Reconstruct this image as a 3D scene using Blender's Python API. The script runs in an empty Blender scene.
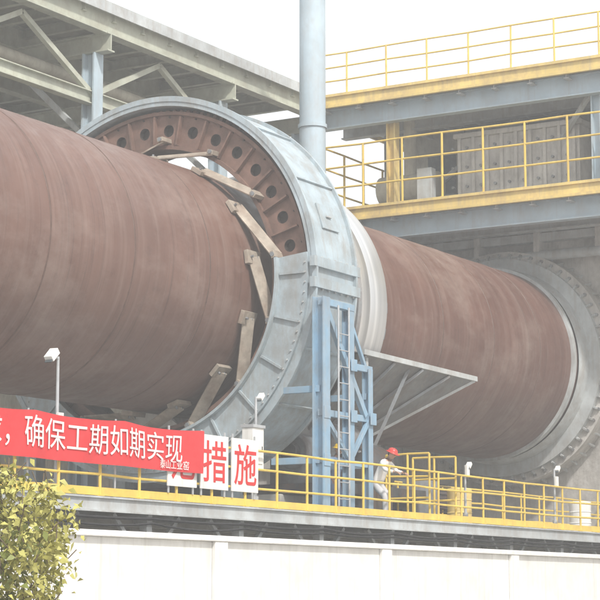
import bpy, bmesh, math, random
from mathutils import Vector, Matrix
random.seed(7)
S=bpy.context.scene
D2R=math.radians
# eye height is z=0, ground is z=-1.6
GZ=-1.6
KY,KZ=25.79,6.95       # kiln axis (runs along X)

# ------------------------------------------------------------ materials
def mat(name,col,rough=.6,metal=0,var=.25,scale=3,col2=None,stretch=(1,1,1),bump=.0,bscale=30,rust=0,rustcol=(.16,.07,.035),spec=.4,streak=0,streakcol=(.3,.25,.2),thr=(.45,.65),rvar=.12):
    m=bpy.data.materials.new(name); m.use_nodes=True
    n=m.node_tree.nodes; l=m.node_tree.links
    b=n['Principled BSDF']
    b.inputs['Roughness'].default_value=rough; b.inputs['Metallic'].default_value=metal
    b.inputs['Specular IOR Level'].default_value=spec
    tc=n.new('ShaderNodeTexCoord')
    def noise(sc,st,det=6,ro=.6):
        mp=n.new('ShaderNodeMapping'); mp.inputs['Scale'].default_value=st
        l.new(tc.outputs['Object'],mp.inputs['Vector'])
        t=n.new('ShaderNodeTexNoise'); t.inputs['Scale'].default_value=sc; t.inputs['Detail'].default_value=det; t.inputs['Roughness'].default_value=ro
        l.new(mp.outputs['Vector'],t.inputs['Vector']); return t.outputs['Fac']
    def ramp(f,a,b_):
        r=n.new('ShaderNodeMapRange'); r.inputs['From Min'].default_value=a; r.inputs['From Max'].default_value=b_
        l.new(f,r.inputs['Value']); return r.outputs['Result']
    def mix(f,A,B):
        x=n.new('ShaderNodeMix'); x.data_type='RGBA'
        l.new(f,x.inputs['Factor'])
        for s,v in (('A',A),('B',B)):
            i=[k for k in x.inputs if k.name==s and k.type=='RGBA'][0]
            if isinstance(v,tuple): i.default_value=(*v,1)
            else: l.new(v,i)
        return [o for o in x.outputs if o.type=='RGBA'][0]
    c2=col2 or tuple(c*(1-var) for c in col)
    c1=tuple(min(1,c*(1+var*.5)) for c in col) if not col2 else col
    out=mix(ramp(noise(scale,stretch),.3,.7),c1,c2)
    if streak>0:
        f=ramp(noise(1.0,(7,7,.35),5,.65),.52,.72)
        mm=n.new('ShaderNodeMath'); mm.operation='MULTIPLY'; mm.inputs[1].default_value=streak; l.new(f,mm.inputs[0])
        out=mix(mm.outputs[0],out,streakcol)
    if rust>0:
        f=ramp(noise(2.3,(1,1,.6),10,.72),thr[0],thr[1])
        mm=n.new('ShaderNodeMath'); mm.operation='MULTIPLY'; mm.inputs[1].default_value=rust; l.new(f,mm.inputs[0])
        out=mix(mm.outputs[0],out,rustcol)
    l.new(out,b.inputs['Base Color'])
    if rvar>0:
        r=ramp(noise(8,(1,1,1)),.2,.8); r2=n.new('ShaderNodeMapRange'); r2.inputs['To Min'].default_value=max(.05,rough-rvar); r2.inputs['To Max'].default_value=min(1,rough+rvar)
        l.new(r,r2.inputs['Value']); l.new(r2.outputs['Result'],b.inputs['Roughness'])
    if bump>0:
        bp=n.new('ShaderNodeBump'); bp.inputs['Strength'].default_value=bump; bp.inputs['Distance'].default_value=.03
        l.new(noise(bscale,(1,1,1)),bp.inputs['Height']); l.new(bp.outputs['Normal'],b.inputs['Normal'])
    return m

def shell_mat(name,base,dark,dust,dustamt):
    m=bpy.data.materials.new(name); m.use_nodes=True
    n=m.node_tree.nodes; l=m.node_tree.links; b=n['Principled BSDF']
    b.inputs['Specular IOR Level'].default_value=.5
    tc=n.new('ShaderNodeTexCoord')
    def noise(sc,st,det=6,ro=.6):
        mp=n.new('ShaderNodeMapping'); mp.inputs['Scale'].default_value=st
        l.new(tc.outputs['Object'],mp.inputs['Vector'])
        t=n.new('ShaderNodeTexNoise'); t.inputs['Scale'].default_value=sc; t.inputs['Detail'].default_value=det; t.inputs['Roughness'].default_value=ro
        l.new(mp.outputs['Vector'],t.inputs['Vector']); return t.outputs['Fac']
    def ramp(f,a,b_,c=0,d=1):
        r=n.new('ShaderNodeMapRange'); r.inputs['From Min'].default_value=a; r.inputs['From Max'].default_value=b_
        r.inputs['To Min'].default_value=c; r.inputs['To Max'].default_value=d
        l.new(f,r.inputs['Value']); return r.outputs['Result']
    def mix(f,A,B):
        x=n.new('ShaderNodeMix'); x.data_type='RGBA'; l.new(f,x.inputs['Factor'])
        for s,v in (('A',A),('B',B)):
            i=[k for k in x.inputs if k.name==s and k.type=='RGBA'][0]
            if isinstance(v,tuple): i.default_value=(*v,1)
            else: l.new(v,i)
        return [o for o in x.outputs if o.type=='RGBA'][0]
    o=mix(ramp(noise(.5,(1,1,1),8,.65),.35,.65),base,dark)
    # courses of plate: slow change along the axis
    o=mix(ramp(noise(1,(.45,.02,.02),2),.42,.6,0,.55),o,tuple(c*.72 for c in base))
    # rings rubbed around the shell
    o=mix(ramp(noise(1,(4,.10,.10),6,.7),.5,.75,0,.35),o,dust)
    # dusty runs
    o=mix(ramp(noise(1,(7,.6,.3),8,.7),.54,.8,0,dustamt),o,dust)
    # dark runs
    o=mix(ramp(noise(1,(11,.5,.2),6,.7),.54,.70,0,.7),o,tuple(c*.5 for c in dark))
    # broad cloudy dust patches
    o=mix(ramp(noise(.35,(1,1,1.6),9,.7),.5,.72,0,.6),o,dust)
    o=mix(ramp(noise(2.2,(1,1,1),12,.8),.55,.75,0,.65),o,tuple(c*.5 for c in dark))
    l.new(o,b.inputs['Base Color'])
    l.new(ramp(noise(3,(1,1,1)),.3,.7,.36,.6),b.inputs['Roughness'])
    bp=n.new('ShaderNodeBump'); bp.inputs['Strength'].default_value=.3; bp.inputs['Distance'].default_value=.02
    l.new(noise(1.2,(1.5,1,1),8,.6),bp.inputs['Height']); l.new(bp.outputs['Normal'],b.inputs['Normal'])
    return m

M={}
M['shell']=shell_mat('kiln_shell_steel',(.18,.098,.075),(.125,.062,.046),(.30,.23,.20),.35)
M['shell2']=shell_mat('kiln_shell_steel_far',(.16,.076,.056),(.11,.048,.034),(.32,.25,.215),.4)
M['weld']=mat('weld_bead',(.12,.07,.055),.6,0,.3,6)
M['guard']=mat('guard_blue_grey_paint',(.40,.48,.53),.5,0,.25,1.5,rust=.6,rustcol=(.25,.24,.22),streak=.6,streakcol=(.34,.33,.31),bump=.1)
M['guardin']=mat('guard_inside',(.36,.38,.39),.6,0,.25,2,rust=.5)
M['gear']=mat('gear_red_oxide',(.20,.118,.092),.65,0,.35,3,rust=.6,rustcol=(.11,.07,.055),bump=.2)
M['hole']=mat('dark_brown',(.05,.036,.03),.7,0,.3,5)  # near-black brown colour for hole walls, hole backs and rim bolts
M['strap']=mat('spring_plate_steel',(.42,.37,.31),.5,.1,.35,4,rust=.6,rustcol=(.22,.14,.10))
M['tyre']=mat('tyre_bright_steel',(.86,.88,.90),.34,.8,.35,1,stretch=(5,.03,.03),rust=.0,rvar=0)
M['tyreside']=mat('tyre_side_steel',(.30,.31,.32),.5,.4,.3,3,rust=.6,rustcol=(.14,.09,.07))
M['blue']=mat('blue_steel_paint',(.24,.39,.53),.5,0,.2,2,rust=.5,rustcol=(.3,.3,.3),streak=.3,streakcol=(.45,.47,.48))
M['paleblue']=mat('pale_blue_column_paint',(.43,.53,.60),.5,0,.15,1.2,rust=.35,rustcol=(.36,.35,.34),streak=.4,streakcol=(.34,.36,.37))
M['yellow']=mat('yellow_railing_paint',(.74,.53,.11),.5,0,.2,2,rust=.45,rustcol=(.38,.24,.10),thr=(.52,.68))
M['yfascia']=mat('yellow_fascia_paint',(.76,.58,.20),.55,0,.2,1.3,rust=.6,rustcol=(.44,.31,.16),streak=.6,streakcol=(.46,.37,.23))
M['greybeam']=mat('grey_beam_paint',(.48,.51,.52),.6,0,.25,1.3,rust=.5,rustcol=(.28,.25,.22),streak=.4)
M['green']=mat('green_cream_beam_paint',(.46,.48,.40),.6,0,.25,1.3,rust=.5,rustcol=(.28,.25,.19))
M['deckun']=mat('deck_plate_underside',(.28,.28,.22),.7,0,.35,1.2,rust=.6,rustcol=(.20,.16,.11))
M['conc']=mat('aged_concrete',(.58,.56,.53),.9,0,.30,.9,rust=.65,rustcol=(.31,.29,.265),streak=.65,streakcol=(.35,.33,.30),bump=.6,bscale=6)
M['concpale']=mat('pale_concrete',(.62,.61,.58),.9,0,.2,.8,rust=.5,rustcol=(.44,.43,.40),streak=.5,streakcol=(.42,.41,.38),bump=.3,bscale=8)
M['ground']=mat('dusty_ground',(.40,.37,.33),.95,0,.25,.3,bump=.4,bscale=4)
M['dark']=mat('dark_machine_steel',(.08,.085,.09),.5,.3,.3,4,rust=.5)
M['midgrey']=mat('grey_machine_paint',(.22,.24,.26),.55,.1,.3,3,rust=.6,rustcol=(.13,.09,.07))
M['plate']=mat('heat_shield_sheet',(.18,.185,.19),.6,.2,.3,1.5,rust=.6,rustcol=(.13,.10,.085),streak=.4,bump=.2,bscale=3)
M['panel']=mat('cream_wall_panel',(.60,.57,.48),.8,0,.25,1,rust=.6,rustcol=(.36,.32,.26),streak=.6,streakcol=(.40,.36,.30))
M['glass']=mat('dusty_window_glass',(.08,.10,.11),.25,0,.4,3)
M['whitep']=mat('white_paint',(.78,.78,.76),.6,0,.12,2,rust=.3,rustcol=(.56,.55,.51),streak=.5,streakcol=(.50,.49,.46),bump=.1,bscale=5)
M['red']=mat('red_banner_cloth',(.66,.04,.045),.75,0,.15,2)
M['redtxt']=mat('red_sign_paint',(.60,.03,.03),.6,0,.1,5)
M['whitetxt']=mat('white_banner_print',(.80,.76,.74),.7,0,.05,5)
M['bark']=mat('bark',(.16,.12,.08),.9,0,.4,10,bump=.5)
M['leafA']=mat('leaf_light',(.46,.44,.13),.5,0,.3,4)
M['leafB']=mat('leaf_dark',(.20,.23,.06),.5,0,.4,4)
M['steelgal']=mat('galvanised_steel',(.50,.52,.54),.45,.4,.2,4)
M['cable']=mat('black_cable_rubber',(.03,.03,.032),.6,0,.2,5)

# ------------------------------------------------------------ builder
class MB:
    def __init__(s): s.v=[];s.f=[];s.m=[];s.sm=[];s.mats=[]
    def mi(s,k):
        if k not in s.mats: s.mats.append(k)
        return s.mats.index(k)
    def add(s,vs,fs,k,smooth=False):
        o=len(s.v); s.v+= [tuple(v) for v in vs]; i=s.mi(k)
        for f in fs: s.f.append(tuple(o+a for a in f)); s.m.append(i); s.sm.append(smooth)
    def box(s,x0,x1,y0,y1,z0,z1,k):
        vs=[(x,y,z) for x in (x0,x1) for y in (y0,y1) for z in (z0,z1)]
        s.add(vs,[(0,1,3,2),(4,6,7,5),(0,4,5,1),(2,3,7,6),(0,2,6,4),(1,5,7,3)],k)
    def beam(s,p,q,w,h,k,up=(0,0,1)):
        p=Vector(p);q=Vector(q);d=(q-p).normalized();u=Vector(up)
        if abs(d.dot(u))>.98: u=Vector((0,1,0))
        r=d.cross(u).normalized();u=r.cross(d).normalized()
        vs=[]
        for c in (p,q):
            for a,b in ((-1,-1),(1,-1),(1,1),(-1,1)): vs.append(c+r*a*w/2+u*b*h/2)
        s.add(vs,[(0,1,2,3)[::-1],(4,5,6,7),(0,1,5,4),(1,2,6,5),(2,3,7,6),(3,0,4,7)],k)
    def ibeam(s,p,q,w,h,k,t=.03,up=(0,0,1)):
        p=Vector(p);q=Vector(q);d=(q-p).normalized();u=Vector(up)
        if abs(d.dot(u))>.98: u=Vector((0,1,0))
        r=d.cross(u).normalized();u=r.cross(d).normalized()
        s.beam(p+u*(h/2-t/2),q+u*(h/2-t/2),w,t,k,u); s.beam(p-u*(h/2-t/2),q-u*(h/2-t/2),w,t,k,u)
        s.beam(p,q,t,h-2*t,k,u)
    def tube(s,p,q,r,k,n=10,r2=None,cap=True):
        p=Vector(p);q=Vector(q);d=(q-p).normalized();u=Vector((0,0,1))
        if abs(d.dot(u))>.98: u=Vector((0,1,0))
        a=d.cross(u).normalized();b=a.cross(d)
        if r2 is None:r2=r
        vs=[];fs=[]
        for c,rr in ((p,r),(q,r2)):
            for i in range(n):
                t=2*math.pi*i/n; vs.append(c+a*math.cos(t)*rr+b*math.sin(t)*rr)
        for i in range(n): j=(i+1)%n; fs.append((i,j,n+j,n+i))
        s.add(vs,fs,k,True)
        if cap: s.add(vs,[tuple(range(n))[::-1],tuple(range(n,2*n))],k)
    def cable(s,p,q,sagz,r,k,n=10):
        p=Vector(p);q=Vector(q);pr=p
        for i in range(1,n+1):
            t=i/n; c=p.lerp(q,t)-Vector((0,0,sagz*4*t*(1-t))); s.tube(pr,c,r,k,6,cap=False); pr=c
    def lathe(s,prof,k,n=96,a0=0,a1=360,cy=KY,cz=KZ,smooth=True,close=False):
        """profile [(x,r)...] spun about the X axis. angle 0 = toward -Y"""
        full=abs(a1-a0)>=359.9
        m=n if full else n+1
        vs=[];fs=[];P=len(prof)
        for i in range(m):
            t=D2R(a0+(a1-a0)*i/n)
            for x,r in prof: vs.append((x,cy-r*math.cos(t),cz+r*math.sin(t)))
        for i in range(n):
            j=(i+1)%m
            for p in range(P if close else P-1):
                q=(p+1)%P
                fs.append((i*P+p,i*P+q,j*P+q,j*P+p))
        s.add(vs,fs,k,smooth)
        if close and not full:
            s.add(vs,[tuple(range(P)),tuple(range((m-1)*P,m*P))[::-1]],k)
    def obj(s,name,parent=None,bevel=0,autosmooth=True):
        me=bpy.data.meshes.new(name); me.from_pydata(s.v,[],s.f)
        for k in s.mats: me.materials.append(M[k] if isinstance(k,str) else k)
        me.polygons.foreach_set('material_index',s.m)
        me.polygons.foreach_set('use_smooth',s.sm)
        me.update()
        o=bpy.data.objects.new(name,me); S.collection.objects.link(o)
        bm=bmesh.new(); bm.from_mesh(me); bmesh.ops.recalc_face_normals(bm,faces=bm.faces)
        for e in bm.edges:
            if len(e.link_faces)==2 and e.calc_face_angle(0)>D2R(35): e.smooth=False
        bm.to_mesh(me); bm.free()
        if parent: o.parent=parent
        if bevel:
            b=o.modifiers.new('bev','BEVEL'); b.width=bevel; b.segments=2; b.limit_method='ANGLE'; b.angle_limit=D2R(40)
        return o
def empty(name):
    o=bpy.data.objects.new(name,None); S.collection.objects.link(o); return o
def P(x,a,r): # point on circle about kiln axis
    t=D2R(a); return Vector((x,KY-r*math.cos(t),KZ+r*math.sin(t)))

# ------------------------------------------------------------ ground
g=MB(); g.add([(-1500,-1500,GZ),(1500,-1500,GZ),(1500,1500,GZ),(-1500,1500,GZ)],[(0,1,2,3)],'ground'); g.obj('ground')

# ------------------------------------------------------------ kiln
kiln=empty('rotary_kiln')
RS=2.8
b=MB(); b.lathe([(8,RS),(14,RS),(20,RS),(26,RS),(32,RS),(38,RS),(39.4,RS)],'shell',160)
b.lathe([(39.4,RS),(39.4,RS+.06),(42.3,RS+.06),(42.3,RS)],'shell2',160)
b.lathe([(42.3,RS),(48,RS),(53.2,RS),(53.9,RS+.02),(54.2,RS-.02),(54.2,2.3)],'shell2',160)
b.lathe([(8,2.3),(8,RS)],'shell2',96)
b.obj('shell',kiln)
b=MB()
for x in (12.4,16.8,21.2,25.6,29.2,31.9,34.6,45.4,48.4,51.4):
    b.lathe([(x-.03,RS-.005),(x-.015,RS+.010),(x+.015,RS+.010),(x+.03,RS-.005)],'weld',160)
b.obj('weld_seams',kiln)
b=MB() # end seal / discharge flange
b.lathe([(53.55,RS+.0),(53.55,RS+.10),(53.75,RS+.10),(53.75,RS)],'greybeam',160)
b.obj('shell_end_band',kiln)
# tyre
b=MB(); b.lathe([(40.24,3.3),(40.62,3.3),(40.64,3.29),(40.67,3.29),(40.69,3.3),(41.46,3.3)],'tyre',160); b.lathe([(41.46,3.3),(41.52,3.24),(41.52,2.93),(40.18,2.93),(40.18,3.24),(40.24,3.3)],'tyreside',160)
b.obj('riding_tyre',kiln)
b=MB()
for i in range(30):
    a=i*12
    for x0,x1 in ((39.75,40.15),(41.55,41.95)):
        p=P(x0,a,RS+.15);q=P(x1,a,RS+.15); rad=(P(0,a,1)-P(0,a,0))
        b.beam(p,q,.26,.2,'midgrey',up=rad)
b.lathe([(39.5,RS+.03),(39.5,RS+.25),(39.62,RS+.25),(39.62,RS+.03)],'tyreside',128)
b.obj('tyre_retainers',kiln,bevel=.01)
# girth gear web with lightening holes
GX=36.35
b=MB()
N=34; ri,ro=3.24,4.00; xf=GX+.22
for i in range(N):
    a0=i*360/N; da=360/N
    rm=(ri+ro)/2; hu=D2R(da)*rm/2; hv=(ro-ri)/2; hr=.14
    sq=[]; K=5
    for e in range(4):
        for j in range(K):
            t=-1+2*j/K
            sq.append([(t,-1),(1,t),(-t,1),(-1,-t)][e])
    outer=[];inner=[];back=[]
    for u,v in sq:
        aa=a0+u*da/2; outer.append(P(xf,aa,rm+v*hv))
        an=math.atan2(v*hv,u*hu); uu=hr*math.cos(an); vv=hr*math.sin(an)
        inner.append(P(xf,a0+math.degrees(uu/rm),rm+vv)); back.append(P(xf+.16,a0+math.degrees(uu/rm),rm+vv))
    n=len(sq); fs=[(j,(j+1)%n,n+(j+1)%n,n+j) for j in range(n)]
    b.add(outer+inner,fs,'gear')
    b.add(inner+back,fs,'hole'); b.add(back,[tuple(range(n))],'hole')
    aa=a0+da/2
    b.beam(P(xf-.06,aa,ri+.05),P(xf-.06,aa,ro-.05),.035,.12,'gear',up=(1,0,0))
b.lathe([(xf-.10,ri-.06),(xf-.10,ri+.03),(xf+.6,ri+.03),(xf+.6,ri-.06)],'gear',136,close=True)
b.lathe([(xf-.08,ro-.02),(xf-.08,ro+.06),(xf+.7,ro+.06),(xf+.7,ro-.02)],'gear',136,close=True)
for i in range(N*2):
    a=i*360/N/2; b.tube(P(xf-.03,a,ro-.06),P(xf+.02,a,ro-.06),.022,'hole',6)
for i in range(136):
    a=i*360/136; rad=P(0,a,1)-P(0,a,0)
    b.beam(P(xf+.15,a,ro+.1),P(xf+.65,a,ro+.1),.09,.09,'gear',up=rad)
b.obj('girth_gear',kiln)
# tangential spring plates
b=MB()
for i in range(14):
    a=8+i*360/14+random.uniform(-1,1)
    p0=P(xf-.16,a,ri+.12); p1=P(xf-.42,a+25,RS+.12)
    rad=(P(0,a+12,1)-P(0,a+12,0))
    b.beam(p0,p1,.30,.035,'strap',up=(rad+Vector((-.4,0,0))).normalized())
    b.beam(p0+Vector((.2,0,0)),p0-Vector((.2,0,0)),.16,.10,'strap',up=rad)
    r2=P(0,a+25,1)-P(0,a+25,0)
    b.beam(p1+Vector((.3,0,0))-r2*.05,p1-Vector((.22,0,0))-r2*.05,.30,.10,'strap',up=r2)
    for k in (-.1,.1): b.tube(p1+Vector((k,0,0)),p1+Vector((k,0,0))+r2*.06,.03,'midgrey',6)
    b.tube(p0+Vector((-.22,0,0)),p0+Vector((.2,0,0)),.05,'midgrey',8)
b.obj('spring_plates',kiln,bevel=.006)

# ------------------------------------------------------------ gear guard
guard=empty('gear_guard')
GR=4.30; G1=GX+1.75
b=MB()
b.lathe([(GX,GR-.14),(GX,GR),(G1,GR),(G1,GR-.14)],'guard',160,close=True)
b.lathe([(G1-.03,3.4),(G1-.03,GR-.14),(G1,GR-.14),(G1,3.4)],'guardin',160,close=True)
for x in (GX-.02,G1-.05):
    b.lathe([(x,GR-.04),(x,GR+.08),(x+.07,GR+.08),(x+.07,GR-.04)],'guard',160,close=True)
b.obj('rim_band',guard)
b=MB()
b.lathe([(GX-.07,3.46),(GX-.07,GR-.12),(GX-.01,GR-.12),(GX-.01,3.46)],'guard',120,a0=-186,a1=6,close=True)
b.lathe([(GX-.20,3.42),(GX-.20,3.48),(GX+.05,3.48),(GX+.05,3.42)],'guard',120,a0=-186,a1=6,close=True)
for a in range(-180,7,15):
    b.beam(P(GX-.10,a,3.5),P(GX-.10,a,4.1),.05,.05,'guard',up=(1,0,0))
for a in range(-180,5,3):
    b.tube(P(GX-.10,a,4.12),P(GX-.05,a,4.12),.02,'greybeam',6)
b.obj('side_cover',guard)
b=MB()
for a in (-60,-40,-22,30,52,74):
    rad=P(0,a,1)-P(0,a,0)
    b.beam(P(GX,a,GR+.02),P(G1,a,GR+.02),.05,.06,'guard',up=rad)
b.beam(P(GX-.12,3,GR+.03),P(G1+.12,3,GR+.03),.22,.12,'guard',up=(0,-1,0))
b.beam(P(GX-.12,-3,GR+.03),P(G1+.12,-3,GR+.03),.22,.12,'guard',up=(0,-1,0))
for i in range(7):
    for a in (4.6,-4.6):
        b.tube(P(GX+.05+i*.27,a,GR-.02),P(GX+.05+i*.27,a,GR+.05),.03,'greybeam',6)
for a in (200,-70,-110):
    p=P(37.5,a,GR+.05); b.beam(p,(p.x,p.y,GZ),.35,.35,'guard')
# inspection hatch with handle on the rim
rad=P(0,18,1)-P(0,18,0)
b.beam(P(GX+.55,18,GR+.015),P(GX+1.25,18,GR+.015),.6,.03,'guard',up=rad)
b.beam(P(GX+.8,18,GR+.06),P(GX+1.0,18,GR+.06),.03,.03,'greybeam',up=rad)
b.obj('stiffeners',guard)

# ------------------------------------------------------------ blue frame beside guard
fr=empty('steel_support_frame'); b=MB()
DZ=1.75
FY=21.20
b.ibeam((36.15,FY,DZ),(36.15,FY,6.35),.28,.28,'blue',t=.035)
b.ibeam((37.3,FY,DZ),(37.3,FY,6.3),.20,.20,'blue',t=.03)
b.ibeam((38.15,FY,DZ),(38.15,FY,5.0),.18,.18,'blue',t=.03)
b.beam((36.1,FY-.03,6.25),(37.4,FY-.03,6.25),.16,.14,'blue')
b.beam((36.1,FY,3.9),(38.2,FY,3.9),.12,.14,'blue')
b.beam((36.1,FY,2.9),(38.2,FY,2.9),.10,.12,'blue')
b.beam((36.2,FY-.05,6.2),(37.95,FY-.05,3.95),.10,.14,'blue')
b.beam((36.2,FY-.04,3.85),(37.3,FY-.04,2.95),.08,.10,'blue')
b.beam((38.1,FY-.04,3.85),(37.3,FY-.04,2.95),.08,.10,'blue')
b.beam((37.3,FY,5.0),(38.3,FY,5.0),.10,.14,'blue')
b.beam((38.1,FY,4.95),(37.3,FY,6.1),.08,.08,'blue')
for x in (36.15,38.15):
    b.beam((x,FY,2.9),(x,FY+1.2,2.9),.12,.14,'blue'); b.beam((x,FY,4.4),(x,FY+.9,4.4),.12,.14,'blue')
for x in (36.15,37.3,38.15): b.box(x-.22,x+.22,FY-.22,FY+.22,DZ,DZ+.03,'blue')
for z in [DZ+.35*i for i in range(1,12)]:
    b.tube((36.5,FY-.22,z),(36.95,FY-.22,z),.015,'steelgal',6)
b.tube((36.5,FY-.22,DZ),(36.5,FY-.22,6.2),.025,'steelgal',6);b.tube((36.95,FY-.22,DZ),(36.95,FY-.22,6.2),.025,'steelgal',6)
for x,z in ((36.15,3.9),(36.15,2.9),(38.15,3.9),(37.3,3.9),(37.3,5.0)): b.box(x-.13,x+.13,FY-.155,FY-.141,z-.13,z+.13,'blue')
b.obj('frame_members',fr,bevel=.005)

# ------------------------------------------------------------ heat shield plate + brackets
b=MB()
o0=[(39.3,21.9,5.5),(44.9,21.9,5.42)]; i0=[(39.3,23.4,3.9),(42.3,23.4,3.95)]
def slab(q,th,k):
    q=[Vector(v) for v in q]; nrm=(q[1]-q[0]).cross(q[3]-q[0]).normalized()*th
    vs=q+[v+nrm for v in q]; b.add(vs,[(0,1,2,3),(7,6,5,4),(0,4,5,1),(1,5,6,2),(2,6,7,3),(3,7,4,0)],k)
slab([o0[0],o0[1],i0[1],i0[0]],.02,'plate')
b.beam((39.2,21.88,5.55),(45.0,21.88,5.47),.06,.12,'greybeam')
b.beam(o0[1],i0[1],.06,.08,'greybeam')
for t in (.0,.25,.5,.75):
    p=Vector(o0[0]).lerp(Vector(o0[1]),t);q=Vector(i0[0]).lerp(Vector(i0[1]),t)
    b.beam(p+Vector((0,-.02,-.04)),q+Vector((0,-.02,-.04)),.05,.06,'midgrey')
slab([(39.3,21.9,5.5),(44.9,21.9,5.42),(44.6,22.9,5.6),(39.3,22.9,5.75)],.02,'plate')
for x in (39.5,):
    b.beam((x,22.0,DZ),(x,22.0,5.45),.10,.10,'greybeam')
b.beam((41.6,22.0,5.4),(41.0,23.1,2.6),.08,.08,'midgrey')
b.obj('heat_shield')

# ------------------------------------------------------------ roller station
rs=empty('roller_support_station'); b=MB()
for sy in (-1,1):
    cy=KY+sy*2.09; cz=KZ-3.6
    b.lathe([(40.1,.1),(40.1,.78),(40.16,.84),(41.54,.84),(41.6,.78),(41.6,.1)],'tyreside',48,cy=cy,cz=cz)
    b.lathe([(38.9,.0),(38.9,.22),(42.8,.22),(42.8,0)],'dark',24,cy=cy,cz=cz)
    for x0 in (39.1,41.95):
        b.lathe([(x0,0),(x0,.38),(x0+.06,.44),(x0+.56,.44),(x0+.62,.38),(x0+.62,0)],'midgrey',24,cy=cy,cz=cz)
        b.box(x0+.03,x0+.59,cy-.62,cy+.62,cz-.75,cz-.15,'midgrey')
b.box(38.7,43.0,KY-3.5,KY+3.5,cz-.98,cz-.75,'dark')
b.obj('rollers_and_bearings',rs,bevel=.015)
b=MB(); b.box(38.6,43.4,23.7,29.5,GZ,cz-.98,'concpale'); b.obj('pier',rs,bevel=.03)
dr=empty('kiln_drive_unit'); b=MB()
b.box(42.9,44.3,22.6,23.9,1.9,2.9,'midgrey'); b.lathe([(44.3,0),(44.3,.42),(45.6,.42),(45.65,.36),(45.65,0)],'dark',24,cy=23.2,cz=2.5)
for i in range(24):
    a=i*15;t=D2R(a); b.beam((44.4,23.2-math.cos(t)*.44,2.5+math.sin(t)*.44),(45.5,23.2-math.cos(t)*.44,2.5+math.sin(t)*.44),.02,.05,'dark',up=(0,-math.cos(t),math.sin(t)))
b.box(44.3,45.7,22.7,23.7,1.8,2.1,'dark')
b.lathe([(42.75,0),(42.75,.25),(42.9,.25)],'dark',20,cy=23.2,cz=2.5)
# pinion bearing and dust drum close to the guard
b.lathe([(39.9,0),(39.9,.55),(40.0,.62),(40.9,.62),(41.0,.55),(41.0,0)],'dark',32,cy=22.6,cz=2.95)
for i in range(12):
    t=i*math.pi/6; b.tube((39.85,22.6+math.cos(t)*.46,2.95+math.sin(t)*.46),(39.92,22.6+math.cos(t)*.46,2.95+math.sin(t)*.46),.03,'steelgal',6)
b.box(39.95,40.95,22.1,23.1,DZ,2.6,'dark')
b.obj('gearbox_and_motor',dr,bevel=.02)

# ------------------------------------------------------------ walkway
wk=empty('steel_walkway'); b=MB()
WX0,WX1=8,62
b.box(WX0,WX1,20.5,23.0,DZ-.05,DZ,'greybeam')
b.ibeam((WX0,20.45,DZ-.14),(WX1,20.45,DZ-.14),.12,.26,'greybeam')
for x in range(WX0,WX1,3):
    b.ibeam((x,20.5,DZ-.2),(x,23.0,DZ-.2),.12,.2,'greybeam')
    b.beam((x,20.6,GZ),(x,20.6,DZ-.3),.16,.16,'greybeam')
    b.beam((x,20.6,DZ-1.2),(x+1.0,20.6,DZ-.28),.08,.08,'greybeam'); b.beam((x,20.6,DZ-1.2),(x-1.0,20.6,DZ-.28),.08,.08,'greybeam')
b.obj('deck_frame',wk)
def railing(b,p,q,h=1.05,step=1.2,k='yellow',nr=3,r=.022,kick=True):
    p=Vector(p);q=Vector(q);L=(q-p).length;n=max(1,round(L/step))
    for i in range(n+1):
        c=p.lerp(q,i/n); b.tube(c,c+Vector((random.uniform(-.02,.02),0,h)),r*1.15,k,8)
        b.box(c.x-.06,c.x+.06,c.y-.06,c.y+.06,c.z,c.z+.02,k)
    for j in range(nr):
        z=h*(j+1)/nr;
        pts=[p.lerp(q,i/n)+Vector((0,random.uniform(-.01,.01),z+random.uniform(-.015,.015))) for i in range(n+1)]
        for i in range(n): b.tube(pts[i],pts[i+1],r,k,8)
    if kick: b.beam(p+Vector((0,0,.08)),q+Vector((0,0,.08)),.012,.14,k)
b=MB()
railing(b,(WX0,20.52,DZ),(WX1,20.52,DZ),1.08,1.15,r=.024)
railing(b,(41.5,22.9,DZ),(58,22.9,DZ),1.08,1.15,r=.024)
railing(b,(39.9,20.6,DZ),(39.9,21.7,DZ),1.5,.55,r=.024)
railing(b,(41.2,20.6,DZ),(41.2,21.7,DZ),1.5,.55,r=.024)
b.obj('railings',wk)
b=MB()
for dz,r in ((-.34,.03),(-.42,.022)):
    for x in range(WX0,WX1-3,3): b.cable((x,20.44,DZ+dz),(x+3,20.44,DZ+dz),.02+random.uniform(0,.06),r,'cable',6)
b.obj('cable_run',wk)
b=MB()
b.box(2,64,23.25,23.5,GZ,DZ-.35,'concpale')
for x in range(4,64,4): b.box(x,x+.35,23.1,23.25,GZ,DZ-.35,'concpale')
b.box(2,64,23.03,23.55,DZ-.35,DZ-.2,'concpale')
b.obj('concrete_plinth_wall',None,bevel=.02)
b=MB()
b.box(4,70,19.2,19.4,GZ,1.0,'whitep'); b.box(4,70,19.10,19.48,1.0,1.1,'whitep')
for x in range(5,70,6): b.box(x,x+.4,19.12,19.2,GZ,1.0,'whitep')
b.obj('boundary_wall',None,bevel=.015)

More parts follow.
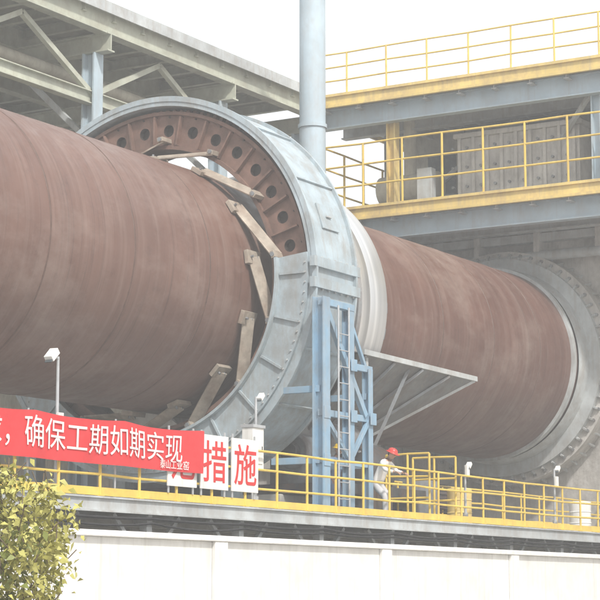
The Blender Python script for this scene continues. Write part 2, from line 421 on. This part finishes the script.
# ------------------------------------------------------------ process building
bd=empty('process_building')
b=MB()
b.box(55.5,62,6,44,GZ,11.1,'conc')
for y in (8,12.2,16.4,20.6,30.2,33.5,37.7,42):
    b.box(55.2,55.5,y,y+.7,GZ,11.1,'conc')
for z in (4.2,7.9):
    b.box(55.3,55.5,29.9,44,z,z+.5,'conc'); b.box(55.3,55.5,6,21.0,z,z+.5,'conc')
b.obj('concrete_wall',bd,bevel=.02)
b=MB() # hood ring
b.lathe([(54.75,2.85),(54.75,3.55),(55.49,3.55)],'conc',128)
b.lathe([(54.55,2.95),(54.55,3.30),(54.75,3.30)],'greybeam',128)
for i in range(60):
    a=i*6; b.tube(P(54.68,a,3.44),P(54.76,a,3.44),.05,'tyreside',8)
    rad=P(0,a,1)-P(0,a,0); b.beam(P(54.6,a,3.32),P(55.4,a,3.6),.05,.14,'greybeam',up=rad)
b.lathe([(54.0,2.86),(54.2,2.93),(54.56,2.95)],'greybeam',128)
b.obj('kiln_hood_ring',bd)
def deck(b,z,x0,y0,y1,fasc=.42):
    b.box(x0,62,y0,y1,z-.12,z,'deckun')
    b.box(x0-.06,x0,y0,y1,z-fasc+.1,z+.10,'yfascia')
    b.box(x0-.12,x0-.06,y0,y1,z+.02,z+.10,'yfascia'); b.box(x0-.12,x0-.06,y0,y1,z-fasc+.1,z-fasc+.18,'yfascia')
    b.box(x0,62,y1,y1+.06,z-fasc+.1,z+.1,'yfascia')
    b.ibeam((x0+.35,y0,z-.12-.28-.2),(x0+.35,y1+.4,z-.12-.28-.2),.3,.62,'paleblue',t=.04)
    b.ibeam((x0+2.3,y0,z-.45),(x0+2.3,y1,z-.45),.3,.62,'greybeam',t=.04)
    y=y0+.8
    while y<y1:
        b.ibeam((x0+.0,y,z-.28),(62,y,z-.28),.16,.3,'greybeam',t=.025); y+=1.15
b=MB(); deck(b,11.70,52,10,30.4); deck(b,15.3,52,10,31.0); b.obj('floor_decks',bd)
b=MB()
railing(b,(52.0,10.2,11.8),(52.0,30.35,11.8),1.95,1.35,r=.032,kick=False)
railing(b,(52.0,30.38,11.8),(57,30.38,11.8),1.95,1.35,r=.032,kick=False)
railing(b,(52.0,10.2,15.4),(52.0,30.95,15.4),1.3,1.35,r=.026,kick=False)
b.obj('deck_railings',bd)
b=MB()
for y in (14.5,21.6,28.3):
    b.ibeam((52.6,y,11.7),(52.6,y,14.8),.3,.3,'yfascia' if y>25 else 'paleblue',t=.04)
for y in (12,16.4,20.8,25.2,29.6): b.ibeam((55.0,y,11.7),(55.0,y,14.8),.4,.4,'greybeam',t=.04)
b.beam((52.7,21.7,14.7),(54.9,25.2,11.9),.12,.12,'greybeam')
b.beam((55,25.2,14.7),(55,29.5,11.9),.14,.14,'greybeam'); b.beam((55,16.5,14.7),(55,20.7,11.9),.14,.14,'greybeam')
b.obj('upper_columns',bd)
b=MB()
b.box(57,61,10,30,11.7,15.1,'panel')
y=10.5
while y<29.5:
    b.box(56.93,57,y,y+.08,11.76,15.1,'greybeam')
    if int(y*3)%3!=1:
        b.box(56.97,56.999,y+.35,y+1.35,13.0,14.3,'glass');
        b.box(56.94,56.97,y+.28,y+1.42,12.93,13.0,'greybeam');b.box(56.94,56.97,y+.28,y+1.42,14.3,14.37,'greybeam');b.box(56.94,56.968,y+.83,y+.88,13.0,14.3,'greybeam')
    y+=1.75
b.obj('upper_storey_wall',bd)
b=MB() # casing machine on the deck
b.box(53.6,55.8,22.6,26.6,11.72,13.9,'conc')
for i in range(9):
    y=22.7+i*.47; b.box(53.5,53.6,y,y+.1,11.8,13.9,'conc')
    for z in (13.6,13.0,12.4,12.0): b.tube((53.52,y+.28,z),(53.6,y+.28,z),.045,'tyreside',8)
b.box(53.5,55.9,22.5,26.7,13.9,14.05,'conc')
b.box(53.8,55.5,18.4,21.5,11.72,14.1,'conc'); b.box(53.7,53.8,18.3,21.6,12.8,12.95,'midgrey')
b.tube((54.6,20,14.1),(54.6,20,15.1),.5,'greybeam',24)
b.tube((54.3,27.6,12.7),(54.3,29.6,12.7),.45,'panel',24); b.tube((54.3,28.6,12.7),(54.3,28.6,15.1),.2,'panel',16)
b.box(53.0,53.3,27.2,27.7,11.72,13.0,'greybeam'); b.box(53.2,53.6,19.2,19.9,11.72,12.6,'whitep')
b.obj('cooler_casing',bd,bevel=.015)
b=MB()
b.tube((54.9,29.4,-1),(54.9,29.4,11.0),.14,'greybeam',12); b.tube((54.9,22,10.3),(54.9,33,10.3),.16,'greybeam',12)
b.tube((54.7,30.5,9.9),(54.7,33,9.9),.08,'yellow',10); b.tube((54.9,20.5,-1),(54.9,20.5,11.0),.1,'greybeam',12)
b.tube((54.0,28.2,9.4),(54.0,33,9.0),.22,'conc',12)
b.box(54.9,55.2,21.3,30.2,10.75,11.0,'greybeam')
for y in (22.5,24.5,26.5,28.5): b.box(54.8,55.5,y,y+.18,10.2,11.05,'conc')
b.obj('pipes',bd)

# tall blue column
b=MB(); CX,CYY=47.2,27.95
b.tube((CX,CYY,GZ),(CX,CYY,17.8),.37,'paleblue',32)
for z in (9.0,13.1): b.tube((CX,CYY,z),(CX,CYY,z+.1),.41,'paleblue',32)
b.tube((CX,CYY,GZ),(CX,CYY,GZ+.1),.6,'paleblue',32)
b.obj('steel_pipe_column')

# ------------------------------------------------------------ left steel platform behind kiln
pf=empty('steel_platform'); b=MB()
PZ=15.4
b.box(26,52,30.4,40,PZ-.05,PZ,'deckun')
for y in (30.6,33.6,36.6,39.6):
    b.ibeam((26,y,PZ-.4),(51.9,y,PZ-.4),.32,.65,'green',t=.04)
x=27
while x<52:
    b.ibeam((x,30.5,PZ-.2),(x,39.8,PZ-.2),.16,.28,'green',t=.025); x+=1.3
for x in (29,35,41,47,51.6):
    b.ibeam((x,30.4,PZ-.95),(x,39.9,PZ-.95),.3,.5,'green',t=.04)
    for y in (31.0,39.4):
        b.ibeam((x,y,GZ),(x,y,PZ-1.2),.4,.4,'paleblue',t=.05)
    b.beam((x,31.2,PZ-3.4),(x,33.6,PZ-1.2),.14,.14,'greybeam')
for x0,x1 in ((29,35),(35,41),(41,47)):
    xm=(x0+x1)/2
    b.beam((x0,31,PZ-2.3),(xm,31,PZ-.8),.14,.14,'green'); b.beam((xm,31.0,PZ-.8),(x1,31.0,PZ-2.3),.14,.14,'green')
    b.ibeam((x0,31,PZ-2.4),(x1,31,PZ-2.4),.25,.35,'green')
b.box(26,52,30.36,30.4,PZ-.2,PZ+.1,'greybeam')
b.obj('platform_frame',pf)
b=MB()
b.tube((26,32.2,PZ-1.5),(51,32.2,PZ-1.5),.16,'panel',12); b.tube((26,32.8,PZ-1.4),(51,32.8,PZ-1.4),.09,'greybeam',12)
b.tube((30,31.8,PZ-3.6),(50,31.8,PZ-3.6),.12,'yfascia',12); b.box(33,50,32.0,33.2,PZ-4.6,PZ-4.5,'deckun')
railing(b,(33,31.95,PZ-4.5),(50,31.95,PZ-4.5),1.1,1.5,r=.028)
b.obj('pipe_run',pf)
# corrugated shed behind
sh=MB()
xs=[];x=20.0;i=0
while x<56: xs.append((x,40.3+(.05 if i%2 else 0))); x+=.12; i+=1
vs=[];fs=[]
for (xx,yy) in xs: vs+=[(xx,yy,2.0),(xx,yy,13.2)]
for i in range(len(xs)-1): fs.append((2*i,2*i+2,2*i+3,2*i+1))
sh.add(vs,fs,'panel'); sh.box(20,56,40.45,52,GZ,13.2,'panel'); sh.box(19.8,56.2,40.1,52.2,13.2,13.4,'greybeam'); sh.box(20,56,40.2,40.4,GZ,2,'conc')
sh.obj('corrugated_shed')

# ------------------------------------------------------------ banner and signs
def wave(x,z):
    return .030*math.sin(x*2.1+z*1.2)+.010*math.sin(x*5.3-z*2)
def sag(x):
    t=(x-23.2)/7.2; return -.05*math.sin(math.pi*((t*3)%1))
BY=20.38
b=MB(); nx,nz=140,16; X0,X1,Z0,Z1=23.2,30.45,2.28,3.06
vs=[]
for i in range(nx+1):
    for j in range(nz+1):
        x=X0+(X1-X0)*i/nx; v=j/nz; z=Z0+(Z1-Z0)*v
        vs.append((x,BY+wave(x,z),z+sag(x)*(v*.9+.1)))
fs=[(i*(nz+1)+j,(i+1)*(nz+1)+j,(i+1)*(nz+1)+j+1,i*(nz+1)+j+1) for i in range(nx) for j in range(nz)]
b.add(vs,fs,'red',True)
ban=empty('red_banner'); b.obj('cloth',ban)
b=MB()
for x in (23.3,25.6,28.0,30.4):
    b.tube((x,20.55,DZ),(x,20.55,3.1),.018,'steelgal',6); b.tube((x,20.40,3.0),(x,20.55,3.06),.006,'cable',4); b.tube((x,20.40,2.36),(x,20.55,2.4),.006,'cable',4)
b.obj('banner_poles',ban)
def text(s,size,x,z,y,k,name,parent,wavy=False,sx=1,bold=.0,spc=1.0):
    cu=bpy.data.curves.new(name,'FONT'); cu.body=s; cu.size=size; cu.offset=bold; cu.space_character=spc; cu.extrude=.001
    o=bpy.data.objects.new(name,cu); S.collection.objects.link(o)
    dg=bpy.context.evaluated_depsgraph_get(); me=bpy.data.meshes.new_from_object(o.evaluated_get(dg))
    bpy.data.objects.remove(o)
    ob=bpy.data.objects.new(name,me); S.collection.objects.link(ob)
    for v in me.vertices:
        a,c,d=v.co; X=x+a*sx; Z=z+c
        if wavy: v.co=(X,y-d+wave(X,Z),Z+sag(X)*((Z-Z0)/(Z1-Z0)*.9+.1))
        else: v.co=(X,y-d,Z)
    me.materials.clear(); me.materials.append(M[k]); ob.parent=parent
    return ob
text('求，确保工期如期实现',.57,24.12,2.50,BY-.022,'whitetxt','banner_lettering',ban,True,bold=0)
text('泰山工业窑',.18,29.1,2.335,BY-.022,'whitetxt','banner_small_lettering',ban,True,bold=0)
for ch,x in (('范',29.5),('措',30.55),('施',31.6)):
    sb=empty('sign_board'); b=MB(); b.box(x-.03,x+.89,20.455,20.485,2.02,3.02,'whitep')
    b.box(x+.02,x+.06,20.485,20.51,1.9,3.1,'steelgal'); b.box(x+.8,x+.84,20.485,20.51,1.9,3.1,'steelgal'); b.obj('board',sb,bevel=.004)
    text(ch,.82,x+.02,2.22,20.450,'redtxt','sign_character',sb,False,bold=.006)

# ------------------------------------------------------------ lamp posts
def lamp(x,y,ztop,arm=-.25,sc=1):
    e=empty('yard_lamp'); b=MB()
    b.tube((x,y,DZ),(x,y,ztop),.035,'steelgal',10,r2=.025); b.tube((x,y,DZ),(x,y,DZ+.25),.06,'steelgal',10)
    b.tube((x,y,ztop-.05),(x+arm,y-.05,ztop+.02),.02,'steelgal',8)
    b.beam((x+arm-.13*sc,y-.06,ztop-.08*sc),(x+arm+.05*sc,y-.05,ztop+.08*sc),.16*sc,.11*sc,'whitep'); b.beam((x+arm-.155*sc,y-.06,ztop-.135*sc),(x+arm-.02*sc,y-.06,ztop+.0),.14*sc,.02,'glass')
    b.box(x-.07,x+.07,y-.09,y-.03,DZ+1.1,DZ+1.35,'whitep')
    b.obj('post_and_head',e,bevel=.006)
lamp(26.55,20.7,4.05,-.2)
lamp(33.1,20.9,3.95,.12,.7)
lamp(41.9,20.7,3.1,.12,.7)
lamp(47.0,20.7,3.3,.12,.7)
b=MB(); b.box(32.6,33.0,20.65,20.9,2.5,3.3,'whitep'); b.box(32.58,33.02,20.62,20.93,3.3,3.36,'steelgal'); b.tube((32.8,20.78,DZ),(32.8,20.78,2.5),.03,'steelgal',8)
b.box(32.66,32.94,20.635,20.65,2.6,3.2,'whitep'); b.box(32.9,32.92,20.62,20.635,2.85,2.95,'cable'); b.obj('control_cabinet',bevel=.01)
for x,y in ((43.0,21.4),(43.8,21.8),(50.5,21.5)):
    b=MB(); vsx=[(0,0),(.0,.28),(.02,.3),(.28,.29),(.3,.305),(.32,.29),(.58,.29),(.6,.305),(.62,.29),(.86,.3),(.88,.28),(.87,.26),(.87,0)]
    n=24; vs=[];fs=[]
    for i in range(n):
        t=2*math.pi*i/n
        for z,r in vsx: vs.append((x+r*math.cos(t),y+r*math.sin(t),DZ+z))
    Pn=len(vsx)
    for i in range(n):
        j=(i+1)%n
        for p in range(Pn-1): fs.append((i*Pn+p,j*Pn+p,j*Pn+p+1,i*Pn+p+1))
    b.add(vs,fs,'yfascia' if x<43.5 else 'whitep',True); b.obj('oil_drum')

# ------------------------------------------------------------ people
skin=mat('skin',(.45,.27,.19),.55,0,.08,8)
hair=mat('black_hair',(.02,.018,.015),.6,0,.2,20)
eyeM=mat('eye',(.04,.03,.025),.3,0,.1,5)
lip=mat('lips',(.35,.15,.12),.5,0,.1,5)
def skinmesh(verts,edges,radii,sub=2):
    me=bpy.data.meshes.new('tmp'); me.from_pydata(verts,edges,[]); o=bpy.data.objects.new('tmp',me); S.collection.objects.link(o)
    m=o.modifiers.new('s','SKIN'); m.use_smooth_shade=True
    for i,r in enumerate(radii):
        me.skin_vertices[0].data[i].radius=r if isinstance(r,tuple) else (r,r)
    me.skin_vertices[0].data[0].use_root=True
    ss=o.modifiers.new('u','SUBSURF'); ss.levels=sub; ss.render_levels=sub
    dg=bpy.context.evaluated_depsgraph_get(); out=bpy.data.meshes.new_from_object(o.evaluated_get(dg))
    bpy.data.objects.remove(o); return out
def person(name,loc,yaw,shirt,trous,helmet,lean,armsL,armsR,crouch=0):
    """faces +Y locally; arms given as (elbow,hand)"""
    e=empty(name)
    L=math.sin(lean);C=math.cos(lean)
    hip=Vector((0,-.10*L-crouch*.2,.93-crouch*.25))
    def tr(y,z): return Vector((0,hip.y+y*C+z*L,hip.z+z*C-y*L))
    sp=tr(0,.2);ch=tr(.01,.40);nk=tr(0,.53);nk2=tr(.015,.60);hd=tr(.03,.71)
    shL=tr(-.0,.47)+Vector((-.17,0,0)); shR=tr(-.0,.47)+Vector((.17,0,0))
    V=[hip,sp,ch,nk,nk2,shL,Vector(armsL[0]),Vector(armsL[1]),shR,Vector(armsR[0]),Vector(armsR[1]),
       Vector((-.10,hip.y,hip.z-.06)),Vector((-.12,hip.y+.05+crouch*.35,.50-crouch*.03)),Vector((-.13,-.03,.10)),Vector((-.14,.13,.04)),
       Vector((.10,hip.y,hip.z-.06)),Vector((.13,hip.y+.10+crouch*.35,.50-crouch*.03)),Vector((.14,.12,.10)),Vector((.15,.28,.04))]
    E=[(0,1),(1,2),(2,3),(3,4),(2,5),(5,6),(6,7),(2,8),(8,9),(9,10),(0,11),(11,12),(12,13),(13,14),(0,15),(15,16),(16,17),(17,18)]
    R=[(.155,.115),(.145,.105),(.165,.115),(.07,.065),(.055,.055),(.07,.07),(.05,.05),(.033,.033),(.07,.07),(.05,.05),(.033,.033),
       (.10,.10),(.068,.068),(.05,.05),(.045,.04),(.10,.10),(.068,.068),(.05,.05),(.045,.04)]
    me=skinmesh(V,E,R)
    me.materials.clear()
    for m_ in (shirt,trous,skin,hair): me.materials.append(m_)
    for p in me.polygons:
        c=p.center
        dn=(c-nk).dot((nk2-nk).normalized())
        if c.z<.09: p.material_index=3
        elif dn>.015 and (c-nk2).length<.14: p.material_index=2
        elif min((c-V[7]).length,(c-V[10]).length)<.05: p.material_index=2
        elif c.z<hip.z+.02 and min((c-V[6]).length,(c-V[7]).length,(c-V[9]).length,(c-V[10]).length)>.2: p.material_index=1
        else: p.material_index=0
        p.use_smooth=True
    o=bpy.data.objects.new('body',me); S.collection.objects.link(o); o.parent=e
    bm=bmesh.new(); bmesh.ops.create_uvsphere(bm,u_segments=32,v_segments=24,radius=1)
    for v in bm.verts:
        x,y,z=v.co; w=.078*(1-.22*max(0,-z));
        yy=y*.095*(1-.10*max(0,-z)); zz=z*.118
        if y>0 and abs(x)<.22 and -.35<z<.1: yy+=.024*(1-abs(x)/.22)*(1-abs((z+.12)/.25) if abs(z+.12)<.25 else 0)
        if y>.5 and z<-.65: yy+=.012
        if y>.6 and .0<z<.22 and .2<abs(x)<.6: yy-=.008
        v.co=(x*w,yy,zz)
    hm=bpy.data.meshes.new('head');
    for f in bm.faces:
        c=f.calc_center_median(); f.smooth=True
        f.material_index=1 if (c.z>.06 or (c.y<-.02 and c.z>-.05)) else 0
        if c.y>.06 and -.075<c.z<-.06 and abs(c.x)<.025: f.material_index=2
    for sx in (-1,1):
        g_=bmesh.ops.create_uvsphere(bm,u_segments=10,v_segments=8,radius=.012,matrix=Matrix.Translation((sx*.031,.082,.012)))
        for v in g_['verts']:
            for f in v.link_faces: f.material_index=3
        bmesh.ops.create_uvsphere(bm,u_segments=10,v_segments=8,radius=1,matrix=Matrix.Translation((sx*.078,-.005,-.005))@Matrix.Diagonal((.012,.02,.032,1)))
    bm.to_mesh(hm); bm.free()
    for m_ in (skin,hair,lip,eyeM): hm.materials.append(m_)
    h=bpy.data.objects.new('head',hm); S.collection.objects.link(h); h.parent=e; h.location=hd; h.rotation_euler=(-lean*.8,0,0)
    bm=bmesh.new(); n=28
    prof=[(0,.075),(.05,.07),(.09,.045),(.108,.0),(.112,-.02),(.145,-.028),(.146,-.034),(.108,-.03)]
    ring=[]
    for i in range(n):
        t=2*math.pi*i/n; row=[]
        for r,z in prof:
            k=1+.18*max(0,math.sin(t)) if r>.12 else 1
            row.append(bm.verts.new((r*.9*math.cos(t)*k,r*1.08*math.sin(t)*k,z)))
        ring.append(row)
    for i in range(n):
        for j in range(len(prof)-1):
            try: f=bm.faces.new((ring[i][j],ring[(i+1)%n][j],ring[(i+1)%n][j+1],ring[i][j+1])); f.smooth=True
            except: pass
    bmesh.ops.remove_doubles(bm,verts=bm.verts,dist=.0005)
    km=bpy.data.meshes.new('hard_hat'); bm.to_mesh(km); bm.free(); km.materials.append(helmet)
    k=bpy.data.objects.new('hard_hat',km); S.collection.objects.link(k); k.parent=h; k.location=(0,0,.062)
    for side,(el,ha) in ((-1,armsL),(1,armsR)):
        el=Vector(el);ha=Vector(ha);d=(ha-el).normalized();
        up=Vector((0,0,1)); s_=d.cross(up); s_=s_.normalized() if s_.length>.1 else Vector((1,0,0)); nn=s_.cross(d).normalized()
        vs=[ha,ha+d*.05,ha+d*.085];es=[(0,1),(1,2)];rr=[(.025,.018),(.036,.017),(.034,.015)]
        for fi,(off,ln) in enumerate(((-.027,.062),(-.009,.074),(.010,.069),(.028,.052))):
            bi=len(vs); root=ha+d*.075+s_*off
            vs+= [root,root+d*ln*.5+s_*off*.15-nn*.008,root+d*ln*.8-nn*.03+s_*off*.2,root+d*ln*.9-nn*.048+s_*off*.2]
            es+= [(1,bi),(bi,bi+1),(bi+1,bi+2),(bi+2,bi+3)]; rr+=[.0095,.009,.008,.007]
        bi=len(vs); rt=ha+d*.03-s_*side*.028
        vs+=[rt,rt+d*.03-s_*side*.025-nn*.01,rt+d*.055-s_*side*.03-nn*.025]; es+=[(0,bi),(bi,bi+1),(bi+1,bi+2)]; rr+=[.013,.011,.008]
        hmh=skinmesh(vs,es,rr,1); hmh.materials.clear(); hmh.materials.append(skin)
        ho=bpy.data.objects.new('hand',hmh); S.collection.objects.link(ho); ho.parent=e
    e.location=loc; e.rotation_euler=(0,0,yaw)
    return e
wh=mat('white_shirt',(.78,.76,.74),.8,0,.1,5); bl=mat('blue_overalls',(.16,.22,.34),.8,0,.2,5); gr=mat('grey_trousers',(.50,.50,.51),.8,0,.2,5)
yh=mat('yellow_helmet',(.75,.50,.04),.35,0,.05,5); rh=mat('red_helmet',(.62,.05,.04),.35,0,.05,5)
person('worker_in_white',(38.5,21.02,DZ),D2R(180),wh,gr,rh,D2R(30),((-.26,.20,1.04),(-.2,.40,1.0)),((.27,.20,1.04),(.2,.40,1.0)),.5)
person('worker_in_blue',(38.62,22.3,DZ),D2R(160),bl,bl,yh,D2R(14),((-.27,.02,1.06),(-.24,.2,.92)),((.27,.02,1.06),(.26,.2,.9)),.2)

# ------------------------------------------------------------ tree
def tree(name,x,y,h,rad,nclump,nleaf,seed,ls=.07):
    rnd=random.Random(seed); e=empty(name); b=MB()
    base=Vector((x,y,GZ)); tips=[]
    cur=base; r=.10
    for i in range(5):
        nx_=cur+Vector((rnd.uniform(-.1,.1),rnd.uniform(-.1,.1),h*.13)); b.tube(cur,nx_,r,'bark',8,r2=r*.85); cur=nx_; r*=.85
        for k in range(3 if i>0 else 0):
            a=rnd.uniform(0,6.28); l_=rad*rnd.uniform(.5,.9)
            p1=cur+Vector((math.cos(a)*l_*.5,math.sin(a)*l_*.5,l_*.35)); p2=p1+Vector((math.cos(a+.3)*l_*.5,math.sin(a+.3)*l_*.5,l_*.25))
            b.tube(cur,p1,r*.5,'bark',6,r2=r*.3); b.tube(p1,p2,r*.3,'bark',6,r2=.008); tips+= [p1,p2]
    b.obj('trunk_and_limbs',e)
    b=MB(); cz=GZ+h*.62
    for c in range(nclump):
        if c<len(tips): cc=tips[c]
        else:
            u=Vector((rnd.gauss(0,1),rnd.gauss(0,1),rnd.gauss(0,1))).normalized()*rnd.uniform(.5,1)**.5
            cc=Vector((x+u.x*rad,y+u.y*rad,cz+u.z*h*.30))
        cr=rnd.uniform(.14,.32); key='leafA' if rnd.random()<.7 else 'leafB'
        b.tube(cc,cc+Vector((rnd.uniform(-.2,.2),rnd.uniform(-.2,.2),.25)),.006,'bark',4)
        for i in range(nleaf):
            p=cc+Vector((max(-1.8,min(1.8,rnd.gauss(0,1)))*cr*.5,max(-1.8,min(1.8,rnd.gauss(0,1)))*cr*.5,max(-1.8,min(1.8,rnd.gauss(0,1)))*cr*.45))
            d=Vector((rnd.gauss(0,1),rnd.gauss(0,1),rnd.gauss(-.2,.7))).normalized(); s_=d.cross(Vector((rnd.gauss(0,1),rnd.gauss(0,1),rnd.gauss(0,1)))).normalized()
            L_=ls*rnd.uniform(.7,1.4); w=L_*.28; m_=p+d*L_*.5+Vector((0,0,.012))
            b.add([p,m_+s_*w,p+d*L_-Vector((0,0,.01)),m_-s_*w],[(0,1,2,3)],key if rnd.random()<.8 else 'leafA',False)
    b.obj('foliage',e)
tree('leafy_tree',16.35,13.75,3.3,1.0,130,55,3,.085)
tree('leafy_tree',15.0,14.1,3.2,.9,60,42,5,.08)

for (x0,x1,y0,y1,z1) in ((60,110,80,95,9),(-20,40,110,120,7)):
    b=MB(); b.box(x0,x1,y0,y1,GZ,z1,'concpale'); b.box(x0-.4,x1+.4,y0-.4,y1+.4,z1,z1+.5,'greybeam')
    x=x0+2
    while x<x1-3:
        for z in (1,4.5):
            if z+1.8<z1: b.box(x,x+2,y0-.05,y0,z,z+1.6,'glass')
        x+=4
    b.obj('factory_building')

# ------------------------------------------------------------ light, sky, camera
sd=Vector((-.42,-.62,.80)).normalized()
el=math.asin(sd.z); rot=math.atan2(sd.x,sd.y)
sun=bpy.data.lights.new('sun','SUN'); sun.energy=4.0; sun.angle=D2R(4); sun.color=(1,.965,.91)
so=bpy.data.objects.new('sun',sun); S.collection.objects.link(so); so.rotation_euler=sd.to_track_quat('Z','Y').to_euler()
w=bpy.data.worlds.new('World'); S.world=w; w.use_nodes=True
n=w.node_tree.nodes; l=w.node_tree.links; bg=n['Background']; bg.inputs['Strength'].default_value=.15
sk=n.new('ShaderNodeTexSky'); sk.sky_type='NISHITA'; sk.sun_disc=False; sk.sun_elevation=el; sk.sun_rotation=rot; sk.air_density=1.2; sk.dust_density=7; sk.ozone_density=1
# bright white haze veil over the whole sky
mx=n.new('ShaderNodeMix'); mx.data_type='RGBA'; mx.inputs['Factor'].default_value=.75
l.new(sk.outputs[0],mx.inputs[6]); mx.inputs[7].default_value=(9.8,9.95,10.0,1)
l.new(mx.outputs[2],bg.inputs['Color'])
# dusty air over the site: a real scattering volume
hz=MB(); hz.box(-60,160,-60,160,GZ-.5,24,'ground')
ho=hz.obj('dusty_air')
vm=bpy.data.materials.new('haze'); vm.use_nodes=True; vn=vm.node_tree.nodes; vn.clear()
vo=vn.new('ShaderNodeOutputMaterial'); vs_=vn.new('ShaderNodeVolumeScatter'); vs_.inputs['Density'].default_value=.0038; vs_.inputs['Color'].default_value=(.98,.99,1,1); vs_.inputs['Anisotropy'].default_value=.0
vm.node_tree.links.new(vs_.outputs[0],vo.inputs['Volume']); ho.data.materials.clear(); ho.data.materials.append(vm)
cam=bpy.data.cameras.new('camera'); cam.sensor_width=36; cam.lens=120; cam.clip_end=5000; cam.clip_start=.1
co=bpy.data.objects.new('camera',cam); S.collection.objects.link(co); co.location=(0,0,0); co.rotation_euler=(D2R(90+8.53),0,D2R(-59))
S.camera=co
S.view_settings.view_transform='Standard'; S.view_settings.look='None'; S.view_settings.exposure=0
